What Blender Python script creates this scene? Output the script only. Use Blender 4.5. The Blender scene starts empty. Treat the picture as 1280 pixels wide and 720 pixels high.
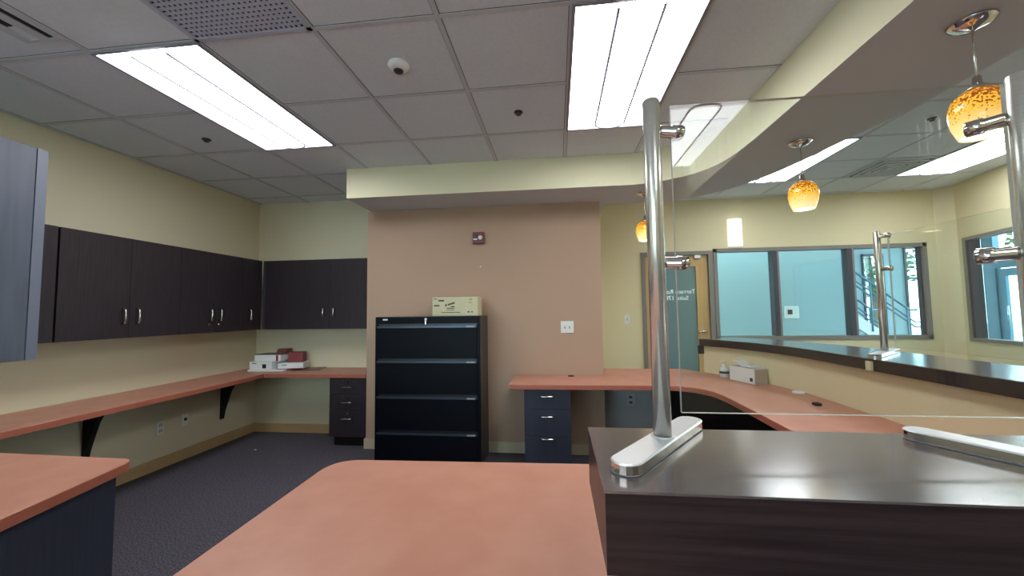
import bpy, bmesh, math, random
from mathutils import Vector, Matrix
random.seed(7)
sc = bpy.context.scene
col = sc.collection
PI = math.pi

# ------------------------------------------------------------------ materials
def lin(c):
    r = []
    for v in c:
        v = v / 255.0
        r.append(v / 12.92 if v <= .04045 else ((v + .055) / 1.055) ** 2.4)
    return (r[0], r[1], r[2], 1)

def mat(name, rgb, rough=.6, metal=0, noise=0, nscale=(20, 20, 20), rgb2=None, bump=0, bscale=200, spec=.5, emit=0, ergb=None):
    m = bpy.data.materials.new(name); m.use_nodes = True
    nt = m.node_tree; b = nt.nodes['Principled BSDF']
    b.inputs['Base Color'].default_value = lin(rgb)
    b.inputs['Roughness'].default_value = rough
    b.inputs['Metallic'].default_value = metal
    b.inputs['Specular IOR Level'].default_value = spec
    tc = nt.nodes.new('ShaderNodeTexCoord')
    if noise or rgb2:
        mp = nt.nodes.new('ShaderNodeMapping'); mp.inputs['Scale'].default_value = nscale
        n = nt.nodes.new('ShaderNodeTexNoise'); n.inputs['Scale'].default_value = 1; n.inputs['Detail'].default_value = 4
        nt.links.new(tc.outputs['Object'], mp.inputs[0]); nt.links.new(mp.outputs[0], n.inputs[0])
        rp = nt.nodes.new('ShaderNodeValToRGB')
        c1 = lin(rgb); c2 = lin(rgb2) if rgb2 else tuple(max(0, v * (1 - noise)) for v in c1[:3]) + (1,)
        rp.color_ramp.elements[0].position = .35; rp.color_ramp.elements[1].position = .65
        rp.color_ramp.elements[0].color = c2; rp.color_ramp.elements[1].color = c1
        nt.links.new(n.outputs[0], rp.inputs[0]); nt.links.new(rp.outputs[0], b.inputs['Base Color'])
    if bump:
        n2 = nt.nodes.new('ShaderNodeTexNoise'); n2.inputs['Scale'].default_value = bscale
        nt.links.new(tc.outputs['Object'], n2.inputs[0])
        bp = nt.nodes.new('ShaderNodeBump'); bp.inputs['Strength'].default_value = bump; bp.inputs['Distance'].default_value = .002
        nt.links.new(n2.outputs[0], bp.inputs['Height']); nt.links.new(bp.outputs[0], b.inputs['Normal'])
    if emit:
        b.inputs['Emission Color'].default_value = lin(ergb or rgb); b.inputs['Emission Strength'].default_value = emit
    return m

def emission(name, rgb, s):
    m = bpy.data.materials.new(name); m.use_nodes = True
    nt = m.node_tree; nt.nodes.clear()
    e = nt.nodes.new('ShaderNodeEmission'); e.inputs[0].default_value = lin(rgb); e.inputs[1].default_value = s
    o = nt.nodes.new('ShaderNodeOutputMaterial'); nt.links.new(e.outputs[0], o.inputs[0])
    return m

def glass(name, tint=(250, 253, 252), ior=1.45, add=0.0):
    m = bpy.data.materials.new(name); m.use_nodes = True
    nt = m.node_tree; nt.nodes.clear()
    t = nt.nodes.new('ShaderNodeBsdfTransparent'); t.inputs[0].default_value = lin(tint)
    g = nt.nodes.new('ShaderNodeBsdfGlossy'); g.inputs['Roughness'].default_value = 0.0
    f = nt.nodes.new('ShaderNodeFresnel'); f.inputs[0].default_value = ior
    gm = nt.nodes.new('ShaderNodeNewGeometry'); mr = nt.nodes.new('ShaderNodeMapRange')
    mr.inputs['To Min'].default_value = ior; mr.inputs['To Max'].default_value = 1 / ior      # same reflectance entering and leaving the sheet
    nt.links.new(gm.outputs['Backfacing'], mr.inputs['Value']); nt.links.new(mr.outputs[0], f.inputs[0])
    mx = nt.nodes.new('ShaderNodeMixShader'); o = nt.nodes.new('ShaderNodeOutputMaterial')
    nt.links.new(f.outputs[0], mx.inputs[0]); nt.links.new(t.outputs[0], mx.inputs[1]); nt.links.new(g.outputs[0], mx.inputs[2])
    nt.links.new(mx.outputs[0], o.inputs[0])
    return m

M = {}
M['cream'] = mat('cream_paint', (222, 214, 184), .75, bump=.15, bscale=300)
M['lobby'] = mat('lobby_paint', (222, 209, 172), .75, bump=.15, bscale=300)
M['brown'] = mat('brown_paint', (179, 151, 129), .75, bump=.15, bscale=300)
M['soffit'] = mat('soffit_paint', (226, 222, 190), .8, bump=.1, bscale=300)
M['drywall'] = mat('soffit_and_shade_grey', (204, 208, 214), .8, bump=.1, bscale=300)
M['tile'] = mat('ceiling_tile', (230, 238, 250), .9, noise=.05, nscale=(60, 60, 60), bump=.3, bscale=250)
M['tbar'] = mat('ceiling_grid_metal', (208, 214, 224), .6)
M['carpet'] = mat('carpet', (110, 107, 116), .95, rgb2=(60, 58, 66), nscale=(110, 110, 110), bump=.6, bscale=400, spec=.1)
M['basewood'] = mat('baseboard_tan', (198, 168, 122), .6, noise=.08, nscale=(6, 6, 6))
M['basecream'] = mat('baseboard_cream', (196, 184, 158), .6)
M['top'] = mat('worktop_laminate', (196, 140, 119), .42, rgb2=(189, 131, 110), nscale=(7, 7, 7), spec=.45)
M['topedge'] = mat('worktop_edge', (176, 100, 78), .5, noise=.06, nscale=(30, 30, 30))
M['dark'] = mat('dark_woodgrain', (52, 44, 49), .42, rgb2=(42, 35, 40), nscale=(90, 90, 4), spec=.4)
M['darkh'] = mat('dark_woodgrain_horizontal', (54, 41, 43), .34, rgb2=(36, 26, 28), nscale=(3, 90, 120), spec=.3)
M['ledge'] = mat('ledge_top_laminate', (98, 88, 90), .18, rgb2=(78, 68, 70), nscale=(3, 420, 300), spec=1)
M['ledge'].node_tree.nodes['Principled BSDF'].inputs['IOR'].default_value = 1.9
M['navy'] = mat('navy_laminate', (52, 56, 72), .42, rgb2=(44, 47, 62), nscale=(90, 90, 4))
M['black'] = mat('black_metal', (8, 9, 17), .4, spec=.1)
M['blackside'] = mat('black_side', (40, 38, 42), .35)
M['blackedge'] = mat('drawer_edge', (66, 72, 86), .3, metal=.6)
M['kick'] = mat('toe_kick', (14, 13, 16), .8)
M['steel'] = mat('brushed_steel', (232, 230, 222), .25, metal=.82, noise=.12, nscale=(4, 4, 300))
M['chrome'] = mat('chrome', (225, 222, 218), .09, metal=1)
M['satin'] = mat('satin_aluminium', (236, 238, 242), .32, metal=.55)
M['white'] = mat('white_plastic', (228, 230, 226), .45)
M['lampframe'] = mat('fixture_frame', (150, 150, 160), .5)
M['lens'] = emission('lit_lens', (250, 251, 255), 5.5)
M['lampcore'] = emission('lit_lamp_cover', (250, 252, 255), 7.0)
M['seam'] = mat('lamp_cover_rim', (150, 150, 160), .6)
M['glass'] = glass('clear_glass')
M['glassedge'] = mat('glass_edge', (214, 214, 204), .25, emit=0)
M['pane'] = glass('window_glass', (232, 246, 248))
M['frosted'] = mat('teal_glass', (112, 140, 142), .16, noise=.06, nscale=(3, 3, 1.5))
M['frame'] = mat('window_frame', (128, 122, 118), .45)
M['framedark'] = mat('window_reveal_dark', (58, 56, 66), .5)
M['doorwood'] = mat('maple_door', (208, 172, 116), .45, rgb2=(196, 158, 102), nscale=(40, 40, 2))
M['atrium'] = mat('atrium_paint', (160, 186, 192), .8)
M['teal'] = mat('storefront_frame', (86, 134, 156), .4)
M['whitetxt'] = mat('white_lettering', (215, 228, 228), .6, emit=.25)
M['kraft'] = mat('cream_carton', (206, 202, 166), .7, noise=.05, nscale=(14, 14, 14))
M['ink'] = mat('dark_ink', (72, 74, 60), .7)
M['paper'] = mat('white_carton', (226, 230, 228), .6)
M['red'] = mat('dark_red_print', (128, 36, 44), .5)
M['boardbrown'] = mat('brown_board', (108, 66, 56), .4)
M['redbox'] = mat('alarm_housing', (112, 52, 58), .4)
M['dkgrey'] = mat('dark_grey', (48, 48, 56), .4)
M['ceilwhite'] = mat('detector_white', (240, 242, 240), .5)
M['greycab'] = mat('grey_laminate', (84, 90, 104), .5, rgb2=(74, 80, 94), nscale=(30, 30, 2))
M['grille'] = mat('grille_metal', (196, 200, 222), .5)
M['void'] = mat('duct_dark', (36, 38, 50), .8)
M['clearplastic'] = glass('clear_plastic', (225, 235, 236), 1.4)
M['blue'] = mat('label_navy', (40, 46, 70), .5)
M['stone'] = mat('outdoor_paving', (190, 192, 190), .9, noise=.1, nscale=(2, 2, 2))
M['leaf'] = mat('tree_leaves', (70, 100, 60), .8, rgb2=(40, 68, 40), nscale=(3, 3, 3))
M['bark'] = mat('tree_bark', (90, 76, 62), .9, noise=.3, nscale=(20, 20, 4))
# amber glass shade: speckled at the crown, bulb glow painted in, whiter below
def shade_mat():
    m = bpy.data.materials.new('amber_glass_shade'); m.use_nodes = True
    nt = m.node_tree; b = nt.nodes['Principled BSDF']; b.inputs['Roughness'].default_value = .15
    tc = nt.nodes.new('ShaderNodeTexCoord'); v = nt.nodes.new('ShaderNodeTexNoise')
    v.inputs['Scale'].default_value = 130; v.inputs['Detail'].default_value = 1
    nt.links.new(tc.outputs['Object'], v.inputs[0])
    sp = nt.nodes.new('ShaderNodeSeparateXYZ'); nt.links.new(tc.outputs['Object'], sp.inputs[0])
    mr = nt.nodes.new('ShaderNodeMapRange'); mr.inputs['From Min'].default_value = .0; mr.inputs['From Max'].default_value = .16
    mr.inputs['To Min'].default_value = -.32; mr.inputs['To Max'].default_value = .08
    nt.links.new(sp.outputs['Z'], mr.inputs['Value'])
    ad = nt.nodes.new('ShaderNodeMath'); ad.operation = 'ADD'
    nt.links.new(v.outputs[0], ad.inputs[0]); nt.links.new(mr.outputs[0], ad.inputs[1])
    r = nt.nodes.new('ShaderNodeValToRGB'); r.color_ramp.elements[0].position = .50; r.color_ramp.elements[0].color = (0, 0, 0, 1)
    r.color_ramp.elements[1].position = .53; r.color_ramp.elements[1].color = (1, 1, 1, 1)
    nt.links.new(ad.outputs[0], r.inputs[0])
    gr = nt.nodes.new('ShaderNodeMapRange'); gr.inputs['From Min'].default_value = .0; gr.inputs['From Max'].default_value = .09
    nt.links.new(sp.outputs['Z'], gr.inputs['Value'])
    gm = nt.nodes.new('ShaderNodeMix'); gm.data_type = 'RGBA'
    gm.inputs[6].default_value = lin((255, 232, 176)); gm.inputs[7].default_value = lin((250, 184, 62))
    nt.links.new(gr.outputs[0], gm.inputs[0])
    mx = nt.nodes.new('ShaderNodeMix'); mx.data_type = 'RGBA'
    nt.links.new(gm.outputs[2], mx.inputs[6]); mx.inputs[7].default_value = lin((150, 70, 14))
    nt.links.new(r.outputs[0], mx.inputs[0])
    nt.links.new(mx.outputs[2], b.inputs['Base Color']); nt.links.new(mx.outputs[2], b.inputs['Emission Color'])
    b.inputs['Emission Strength'].default_value = .38
    return m
M['shade'] = shade_mat()
M['bulb'] = emission('lit_bulb', (255, 240, 205), 4)

# ------------------------------------------------------------------ mesh helpers
class MB:
    def __init__(s): s.v = []; s.f = []; s.mi = []; s.sm = []
    def add(s, vs, fs, mi=0, smooth=False):
        o = len(s.v); s.v += [tuple(v) for v in vs]
        for f in fs: s.f.append([i + o for i in f]); s.mi.append(mi); s.sm.append(smooth)
        return s
    def box(s, x0, x1, y0, y1, z0, z1, mi=0, mx=None):
        vs = [(x, y, z) for z in (z0, z1) for x, y in ((x0, y0), (x1, y0), (x1, y1), (x0, y1))]
        if mx is not None: vs = [mx @ Vector(v) for v in vs]
        return s.add(vs, [(3, 2, 1, 0), (4, 5, 6, 7), (0, 1, 5, 4), (1, 2, 6, 5), (2, 3, 7, 6), (3, 0, 4, 7)], mi)
    def prism(s, pts, z0, z1, mi=0, mside=None, mx=None):
        n = len(pts)
        a = sum(pts[i][0] * pts[(i + 1) % n][1] - pts[(i + 1) % n][0] * pts[i][1] for i in range(n))
        if a < 0: pts = pts[::-1]
        vs = [(p[0], p[1], z0) for p in pts] + [(p[0], p[1], z1) for p in pts]
        if mx is not None: vs = [mx @ Vector(v) for v in vs]
        s.add(vs, [list(range(n))[::-1], list(range(n, 2 * n))], mi)
        ms = mi if mside is None else mside
        s.add(vs, [(i, (i + 1) % n, n + (i + 1) % n, n + i) for i in range(n)], ms)
        return s
    def lathe(s, prof, c=(0, 0, 0), n=24, mi=0, mx=None, cap=True):
        vs = []
        for r, z in prof:
            for k in range(n):
                a = 2 * PI * k / n; vs.append(Vector((r * math.cos(a), r * math.sin(a), z)))
        if mx is not None: vs = [mx @ v for v in vs]
        vs = [v + Vector(c) for v in vs]
        fs = []
        for i in range(len(prof) - 1):
            for k in range(n):
                fs.append((i * n + k, i * n + (k + 1) % n, (i + 1) * n + (k + 1) % n, (i + 1) * n + k))
        s.add(vs, fs, mi, True)
        if cap:
            s.add(vs[:n], [list(range(n))[::-1]], mi); s.add(vs[-n:], [list(range(n))], mi)
        return s
    def tube(s, pts, r, n=10, mi=0):
        pts = [Vector(p) for p in pts]; vs = []; ref = None
        for i, p in enumerate(pts):
            d = (pts[min(i + 1, len(pts) - 1)] - pts[max(i - 1, 0)]).normalized()
            if ref is None: ref = d.orthogonal().normalized()
            u = (ref - d * ref.dot(d)).normalized(); ref = u; w = d.cross(u)
            for k in range(n):
                a = 2 * PI * k / n; vs.append(p + r * (math.cos(a) * u + math.sin(a) * w))
        fs = [(i * n + k, i * n + (k + 1) % n, (i + 1) * n + (k + 1) % n, (i + 1) * n + k) for i in range(len(pts) - 1) for k in range(n)]
        s.add(vs, fs, mi, True)
        s.add(vs[:n], [list(range(n))[::-1]], mi); s.add(vs[-n:], [list(range(n))], mi)
        return s
    def build(s, name, mats, parent=None, bevel=0, base=False, seg=2):
        if not isinstance(mats, (list, tuple)): mats = [mats]
        xs = [v[0] for v in s.v]; ys = [v[1] for v in s.v]; zs = [v[2] for v in s.v]
        c = Vector(((min(xs) + max(xs)) / 2, (min(ys) + max(ys)) / 2, min(zs)))
        me = bpy.data.meshes.new(name)
        me.from_pydata([tuple(Vector(v) - c) for v in s.v], [], s.f)
        for m in mats: me.materials.append(m)
        for p, mi, sm in zip(me.polygons, s.mi, s.sm): p.material_index = mi; p.use_smooth = sm
        bm = bmesh.new(); bm.from_mesh(me)
        bmesh.ops.remove_doubles(bm, verts=bm.verts, dist=1e-6)
        if bevel:
            es = [e for e in bm.edges if len(e.link_faces) == 2 and e.calc_face_angle(0) > .6]
            bmesh.ops.bevel(bm, geom=es, offset=bevel, segments=seg, affect='EDGES', profile=.5)
        bmesh.ops.recalc_face_normals(bm, faces=bm.faces)
        bm.to_mesh(me); bm.free()
        o = bpy.data.objects.new(name, me); col.objects.link(o)
        place(o, c, parent)
        return o

def wl(o):
    l = Vector((0, 0, 0))
    while o: l = l + o.location; o = o.parent
    return l
def place(o, c, parent):
    if parent:
        o.parent = parent; o.location = Vector(c) - wl(parent)
    else: o.location = c
def thing(name, label, cat, loc, group=None):
    o = bpy.data.objects.new(name, None); col.objects.link(o); o.location = loc
    o.empty_display_size = .1
    return tag(o, label, cat, group)
def tag(o, label, cat, group=None):
    o['label'] = label; o['category'] = cat
    if group: o['group'] = group
    return o
def struct(o): o['kind'] = 'structure'; return o
def B(*a, **k): return MB().box(*a, **k)
def text_mesh(name, body, size, mx, m, parent, mirror=False):
    cu = bpy.data.curves.new(name, 'FONT'); cu.body = body; cu.size = size; cu.extrude = .0006; cu.align_x = 'CENTER'; cu.align_y = 'CENTER'
    to = bpy.data.objects.new(name + '_src', cu); col.objects.link(to)
    bpy.context.view_layer.update()
    me = bpy.data.meshes.new_from_object(to.evaluated_get(bpy.context.evaluated_depsgraph_get()))
    bpy.data.objects.remove(to); bpy.data.curves.remove(cu)
    mm = mx @ (Matrix.Scale(-1, 4, (1, 0, 0)) if mirror else Matrix.Identity(4))
    me.transform(mm.to_3x3().to_4x4())
    me.name = name; me.materials.clear(); me.materials.append(m)
    o = bpy.data.objects.new(name, me); col.objects.link(o); place(o, mx.translation, parent)
    return o
def smooth_path(P, n=6):
    out = []
    for i in range(len(P) - 1):
        p0 = Vector(P[max(i - 1, 0)]); p1 = Vector(P[i]); p2 = Vector(P[i + 1]); p3 = Vector(P[min(i + 2, len(P) - 1)])
        for k in range(n):
            t = k / n
            out.append(.5 * ((2 * p1) + (p2 - p0) * t + (2 * p0 - 5 * p1 + 4 * p2 - p3) * t * t + (3 * p1 - p0 - 3 * p2 + p3) * t ** 3))
    out.append(Vector(P[-1]))
    return [(p[0], p[1]) for p in out]
def offset(path, d):                     # to the right of travel for d > 0
    out = []
    for i, p in enumerate(path):
        a = Vector(path[max(i - 1, 0)]); b = Vector(path[min(i + 1, len(path) - 1)])
        t = (b - a).normalized(); out.append((p[0] + t.y * d, p[1] - t.x * d))
    return out
def ribbon(mb, A, Bp, z0, z1, mi=0, mA=None, mB=None, mtop=None):
    n = len(A)
    vs = [(p[0], p[1], z) for z in (z0, z1) for P in (A, Bp) for p in P]
    # index: A0 0..n, B0 n.., A1 2n.., B1 3n..
    mA = mi if mA is None else mA; mB = mi if mB is None else mB; mtop = mi if mtop is None else mtop
    mb.add(vs, [(i, i + 1, n + i + 1, n + i) for i in range(n - 1)], mi)
    mb.add(vs, [(2 * n + i, 2 * n + i + 1, 3 * n + i + 1, 3 * n + i) for i in range(n - 1)], mtop)
    mb.add(vs, [(i, i + 1, 2 * n + i + 1, 2 * n + i) for i in range(n - 1)], mA)
    mb.add(vs, [(n + i, n + i + 1, 3 * n + i + 1, 3 * n + i) for i in range(n - 1)], mB)
    mb.add(vs, [(0, n, 3 * n, 2 * n), (n - 1, 2 * n - 1, 4 * n - 1, 3 * n - 1)], mi)
    return mb

# ------------------------------------------------------------------ room shell
XL, YB, YR = -3.59, 4.33, -3.0
ZC, ZL, ZS = 2.725, 2.93, 2.445
YW = 5.76                                    # lobby window wall
struct(MB().prism([(XL - .2, YR - .2), (9.1, YR - .2), (9.1, 10.2), (XL - .2, 10.2)], -.1, 0).build('floor', M['carpet']))
struct(B(XL - .12, XL, YR, YB + .12, 0, 3.05).build('wall_left', M['cream']))
struct(B(XL, .44, YB, YB + .12, 0, 3.05).build('wall_back', M['cream']))
struct(B(-1.965, .435, 3.87, YB, 0, ZS).build('wall_accent', M['brown']))
w = MB(); w.box(XL - .12, -3.3, YR - .12, YR, 0, 3.05); w.box(-.7, 5.0, YR - .12, YR, 0, 3.05)
w.box(-3.3, -.7, YR - .12, YR, 0, .3); w.box(-3.3, -.7, YR - .12, YR, 2.2, 3.05)
struct(w.build('wall_front', M['cream']))
wn = bpy.data.objects.new('window_5', None); col.objects.link(wn); wn.location = (-2, YR, .3); struct(wn)  # unseen window added behind the camera for bluish daylight
w = MB(); w.box(-3.3, -.7, YR - .1, YR + .01, .3, .34); w.box(-3.3, -.7, YR - .1, YR + .01, 2.16, 2.2)
for a in (-3.3, -2.45, -1.6, -.74): w.box(a, a + .04, YR - .1, YR + .01, .34, 2.16)
w.build('window_frame', M['frame'], wn)
B(-3.26, -.74, YR - .06, YR - .052, .34, 2.16).build('window_pane', M['pane'], wn)
struct(B(-30, 40, -34, YR - .3, -.12, -.02).build('ground_street', M['stone']))
struct(B(.32, .44, YB, YW, 0, 3.05).build('wall_corridor', M['lobby']))

# soffit band (inner face towards the office, outer face towards the lobby)
inner = [(1.27, YR), (1.27, .5), (1.27, 2.3), (1.262, 2.707), (1.219, 2.984), (1.10, 3.19), (.93, 3.31), (.74, 3.385), (.4, 3.395), (-1.93, 3.385)]
outer = [(1.95, YR), (1.95, .5), (1.95, 1.9), (1.93, 2.35), (1.86, 2.72), (1.79, 3.10), (1.68, 3.44), (1.48, 3.75), (1.22, 3.93), (.935, 3.985), (-1.93, 4.0)]
def resample(P, n):
    L = [0]
    for i in range(len(P) - 1): L.append(L[-1] + math.dist(P[i], P[i + 1]))
    out = []
    for k in range(n + 1):
        t = L[-1] * k / n; i = 0
        while i < len(P) - 2 and L[i + 1] < t: i += 1
        u = (t - L[i]) / (L[i + 1] - L[i]); out.append((P[i][0] + u * (P[i + 1][0] - P[i][0]), P[i][1] + u * (P[i + 1][1] - P[i][1])))
    return out
ip = resample(smooth_path(inner, 8), 90); op = resample(smooth_path(outer, 8), 90)
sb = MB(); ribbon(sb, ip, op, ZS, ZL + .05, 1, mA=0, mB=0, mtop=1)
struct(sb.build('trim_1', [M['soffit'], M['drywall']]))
# flat soffit behind the band, over the accent wall
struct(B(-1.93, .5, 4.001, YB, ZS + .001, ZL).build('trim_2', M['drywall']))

# office ceiling: tiles with a metal grid, as one surface with pattern
TX0, TY0, T = -.516, 1.659, .61
mid = [((a[0] + b[0]) / 2, (a[1] + b[1]) / 2) for a, b in zip(ip, op)]
def ymax_at(x):
    if x <= .5: return 3.42
    best = 3.42
    for i in range(len(ip) - 1):
        (x0, y0), (x1, y1) = ip[i], ip[i + 1]
        if (x0 - x) * (x1 - x) <= 0 and x0 != x1: best = y0 + (x - x0) / (x1 - x0) * (y1 - y0)
    return best + .03
def xmax_at(y):
    best = 1.27
    for i in range(len(ip) - 1):
        (x0, y0), (x1, y1) = ip[i], ip[i + 1]
        if (y0 - y) * (y1 - y) <= 0 and y0 != y1: best = x0 + (y - y0) / (y1 - y0) * (x1 - x0); break
    return best + .03
fix_cells = []      # openings (x0,x1,y0,y1)
def open_cell(c, r, w=1, h=2): x = TX0 + c * T; y = TY0 + r * T; fix_cells.append((x, x + w * T, y, y + h * T)); return fix_cells[-1]
L_left = open_cell(-3, 0); L_right = open_cell(1, 0); L_mir = open_cell(2, -6); L_beh = open_cell(-3, -6); L_mid = open_cell(-3, -3) 
G_ret = open_cell(-2, -1, 1, 1)
cb = MB()
cb.prism([(XL, YR), (1.29, YR), (1.29, 3.0), (1.1, 3.25), (.78, 3.42), (-1.92, 3.42), (-1.92, YB), (XL, YB)], ZC, ZC + .05, 0)
e = .012; dz = .005
c0 = int(math.floor((XL - TX0) / T)) + 1
x = TX0 + c0 * T
while x < 1.25:
    y1 = ymax_at(x) if x > -1.92 else YB
    cb.box(x - e, x + e, YR, y1, ZC - dz, ZC + .002, 1)
    cb.box(x - e - .003, x - e, YR, y1, ZC - .001, ZC + .002, 2); cb.box(x + e, x + e + .003, YR, y1, ZC - .001, ZC + .002, 2)
    x += T
y = TY0 - 7 * T
while y < YB:
    x1 = (1.27 if y < 2.3 else xmax_at(y)) if y < 3.38 else -1.92
    cb.box(XL, x1, y - e, y + e, ZC - dz + .0008, ZC + .002, 1)
    cb.box(XL, x1, y - e - .003, y - e, ZC - .001, ZC + .002, 2); cb.box(XL, x1, y + e, y + e + .003, ZC - .001, ZC + .002, 2)
    y += T
struct(cb.build('ceiling', [M['tile'], M['tbar'], M['dkgrey']]))
# lobby ceiling, higher, same tiles
lb = MB()
lb.prism([(1.75, YR), (5.2, YR), (5.2, YW), (.44, YW), (.44, 3.9), (1.2, 3.7), (1.6, 3.0), (1.75, 2.4)], ZL, ZL + .05, 0)
x = 2.82 - 4 * T
while x < 5.0:
    y0 = YR if x > 1.9 else 3.98
    lb.box(x - e, x + e, y0, YW, ZL - dz, ZL + .002, 1); x += T
y = 5.06 - 13 * T
while y < YW:
    x0 = .44 if y > 4.05 else (1.55 if y > 3.5 else 1.9)
    lb.box(x0, 4.9, y - e, y + e, ZL - dz + .0008, ZL + .002, 1); y += T
struct(lb.build('ceiling_lobby', [M['tile'], M['tbar']]))

# lobby window wall with openings: door 1.22..2.16, windows 2.14..4.93
WX = [2.20, 4.90]; WZ = [.94, 2.215]
w = MB()
w.box(.44, 1.24, YW, YW + .14, 0, 3.05)
w.box(1.24, 2.14, YW, YW + .14, 2.15, 3.05)
w.box(2.14, 5.14, YW, YW + .14, 0, WZ[0])
w.box(2.14, 5.14, YW, YW + .14, WZ[1], 3.05)
w.box(2.14, WX[0], YW, YW + .14, WZ[0], WZ[1])
w.box(WX[1], 5.14, YW, YW + .14, WZ[0], WZ[1])
struct(w.build('wall_lobby', M['lobby']))
# right wall of the lobby: slightly angled, with a large opening
RA = Vector((5.14, 5.60)); RB = Vector((4.93, 4.63)); rd = (RB - RA).normalized()
def rp(t, off=0): p = RA + rd * t; return (p.x + off * (-rd.y), p.y + off * rd.x)
def rseg(mb, t0, t1, z0, z1, th=.14, o=0, mi=0):
    return mb.prism([rp(t0, o), rp(t1, o), rp(t1, o + th), rp(t0, o + th)], z0, z1, mi)
w = MB()
rseg(w, -.05, .08, 0, 3.05); rseg(w, .08, 2.3, 0, .93); rseg(w, .08, 2.3, 2.225, 3.05); rseg(w, 2.3, 8.8, 0, 3.05)
w.prism([(5.03, YW), (5.14, 5.60), (5.28, 5.60), (5.28, YW + .14)], 0, 3.05)
struct(w.build('wall_right', M['lobby']))

# low partition carrying the curved counter; inner face path
pony = smooth_path([(1.80, .55), (1.80, 1.6), (1.80, 2.5), (1.80, 3.0), (1.765, 3.3), (1.69, 3.57), (1.58, 3.82), (1.43, 4.08)], 6)
mb = MB(); ribbon(mb, pony, offset(pony, .14), 0, 1.0115)
struct(mb.build('wall_counter', M['lobby']))
struct(B(.30, 1.80, .76, .90, 0, .947).build('wall_counter_near', M['lobby']))
struct(MB().prism([(.44, 4.32), (1.24, 4.32), (1.40, 4.12), (1.49, 4.19), (1.30, 4.42), (.44, 4.42)], 0, .7075).build('wall_corridor_low', M['drywall']))  # cream wall; the grey it takes in shade is put into the colour

# baseboards
struct(B(XL, XL + .015, 1.2, YB, 0, .10).build('baseboard_left', M['basewood']))
struct(B(XL + .015, -1.965, YB - .015, YB, 0, .10).build('baseboard_back', M['basewood']))
bm_ = MB(); bm_.box(-1.98, .45, 3.855, 3.87, 0, .10); bm_.box(-1.98, -1.965, 3.87, YB - .015, 0, .10)
struct(bm_.build('baseboard_accent', M['basecream']))

# ------------------------------------------------------------------ lobby door
dr = MB()
dr.box(1.215, 1.265, YW - .02, YW + .12, 0, 2.19); dr.box(2.13, 2.19, YW - .02, YW + .12, 0, 2.19); dr.box(1.265, 2.13, YW - .02, YW + .12, 2.14, 2.19)
door = struct(thing('door_1', '', 'x', (1.7, YW, 0)))
del door['label']; del door['category']
dr.build('door_frame', M['frame'], door)
dl = MB(); x0, x1 = 1.268, 2.127
dl.box(x0, x0 + .15, YW + .02, YW + .065, .01, 2.137); dl.box(x1 - .16, x1, YW + .02, YW + .065, .01, 2.137)
dl.box(x0 + .15, x1 - .16, YW + .02, YW + .065, 1.98, 2.137); dl.box(x0 + .15, x1 - .16, YW + .02, YW + .065, .01, .30)
leaf = dl.build('door_leaf', M['doorwood'], door, bevel=.002)
gp = B(x0 + .15, x1 - .16, YW + .035, YW + .05, .30, 1.98).build('door_glass', M['frosted'], leaf)
hd = MB(); hd.lathe([(.027, 0), (.027, .012), (.014, .016), (.014, .05)], (2.06, YW + .02, 1.06), mx=Matrix.Rotation(PI / 2, 4, 'X'))
hd.tube([(2.06, YW - .03, 1.06), (2.04, YW - .035, 1.06), (1.93, YW - .035, 1.055)], .012)
hd.build('door_handle', M['chrome'], leaf)
RX = Matrix.Rotation(PI / 2, 4, 'X')
text_mesh('door_lettering', 'Terrace Room', .085, Matrix.Translation((1.70, YW + .033, 1.62)) @ RX, M['whitetxt'], leaf, mirror=True)
text_mesh('door_lettering', 'Suite 170', .085, Matrix.Translation((1.70, YW + .033, 1.53)) @ RX, M['whitetxt'], leaf, mirror=True)
B(1.95, 2.03, YW - .012, YW + .02, 2.09, 2.135).build('door_closer_arm', M['satin'], leaf)

# ------------------------------------------------------------------ lobby windows
win = bpy.data.objects.new('window_1', None); col.objects.link(win); win.location = (3.55, YW, WZ[0]); struct(win)
f = MB(); xa, xb = WX; za, zb = WZ; fw = .05
f.box(xa, xb, YW - .015, YW + .10, za, za + fw); f.box(xa, xb, YW - .015, YW + .10, zb - fw, zb)
f.box(xa, xa + fw, YW - .015, YW + .10, za, zb); f.box(xb - fw, xb, YW - .015, YW + .10, za, zb)
f.build('window_frame', M['frame'], win)
for xm in (3.02, 3.97):
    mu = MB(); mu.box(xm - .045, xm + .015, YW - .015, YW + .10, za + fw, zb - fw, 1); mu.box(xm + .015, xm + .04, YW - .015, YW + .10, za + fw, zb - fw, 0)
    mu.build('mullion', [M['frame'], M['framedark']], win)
for a, b in ((xa + fw, 2.975), (3.06, 3.925), (4.01, xb - fw)):
    B(a, b, YW + .05, YW + .058, za + fw, zb - fw).build('window_pane', M['pane'], win)
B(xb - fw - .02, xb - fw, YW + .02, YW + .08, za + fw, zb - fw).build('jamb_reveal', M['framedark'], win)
win2 = bpy.data.objects.new('window_2', None); col.objects.link(win2); win2.location = (*rp(1.1), .93); struct(win2)
f = MB()
rseg(f, .08, 2.3, .93, .97, .12, -.012); rseg(f, .08, 2.3, 2.185, 2.225, .12, -.012)
rseg(f, .08, .13, .97, 2.185, .12, -.012); rseg(f, 2.25, 2.3, .97, 2.185, .12, -.012)
f.build('window_frame', M['frame'], win2)
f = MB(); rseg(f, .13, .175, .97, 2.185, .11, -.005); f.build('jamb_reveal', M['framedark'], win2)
f = MB(); rseg(f, .175, 2.25, .97, 2.185, .008, .05); f.build('window_pane', M['pane'], win2)

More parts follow.
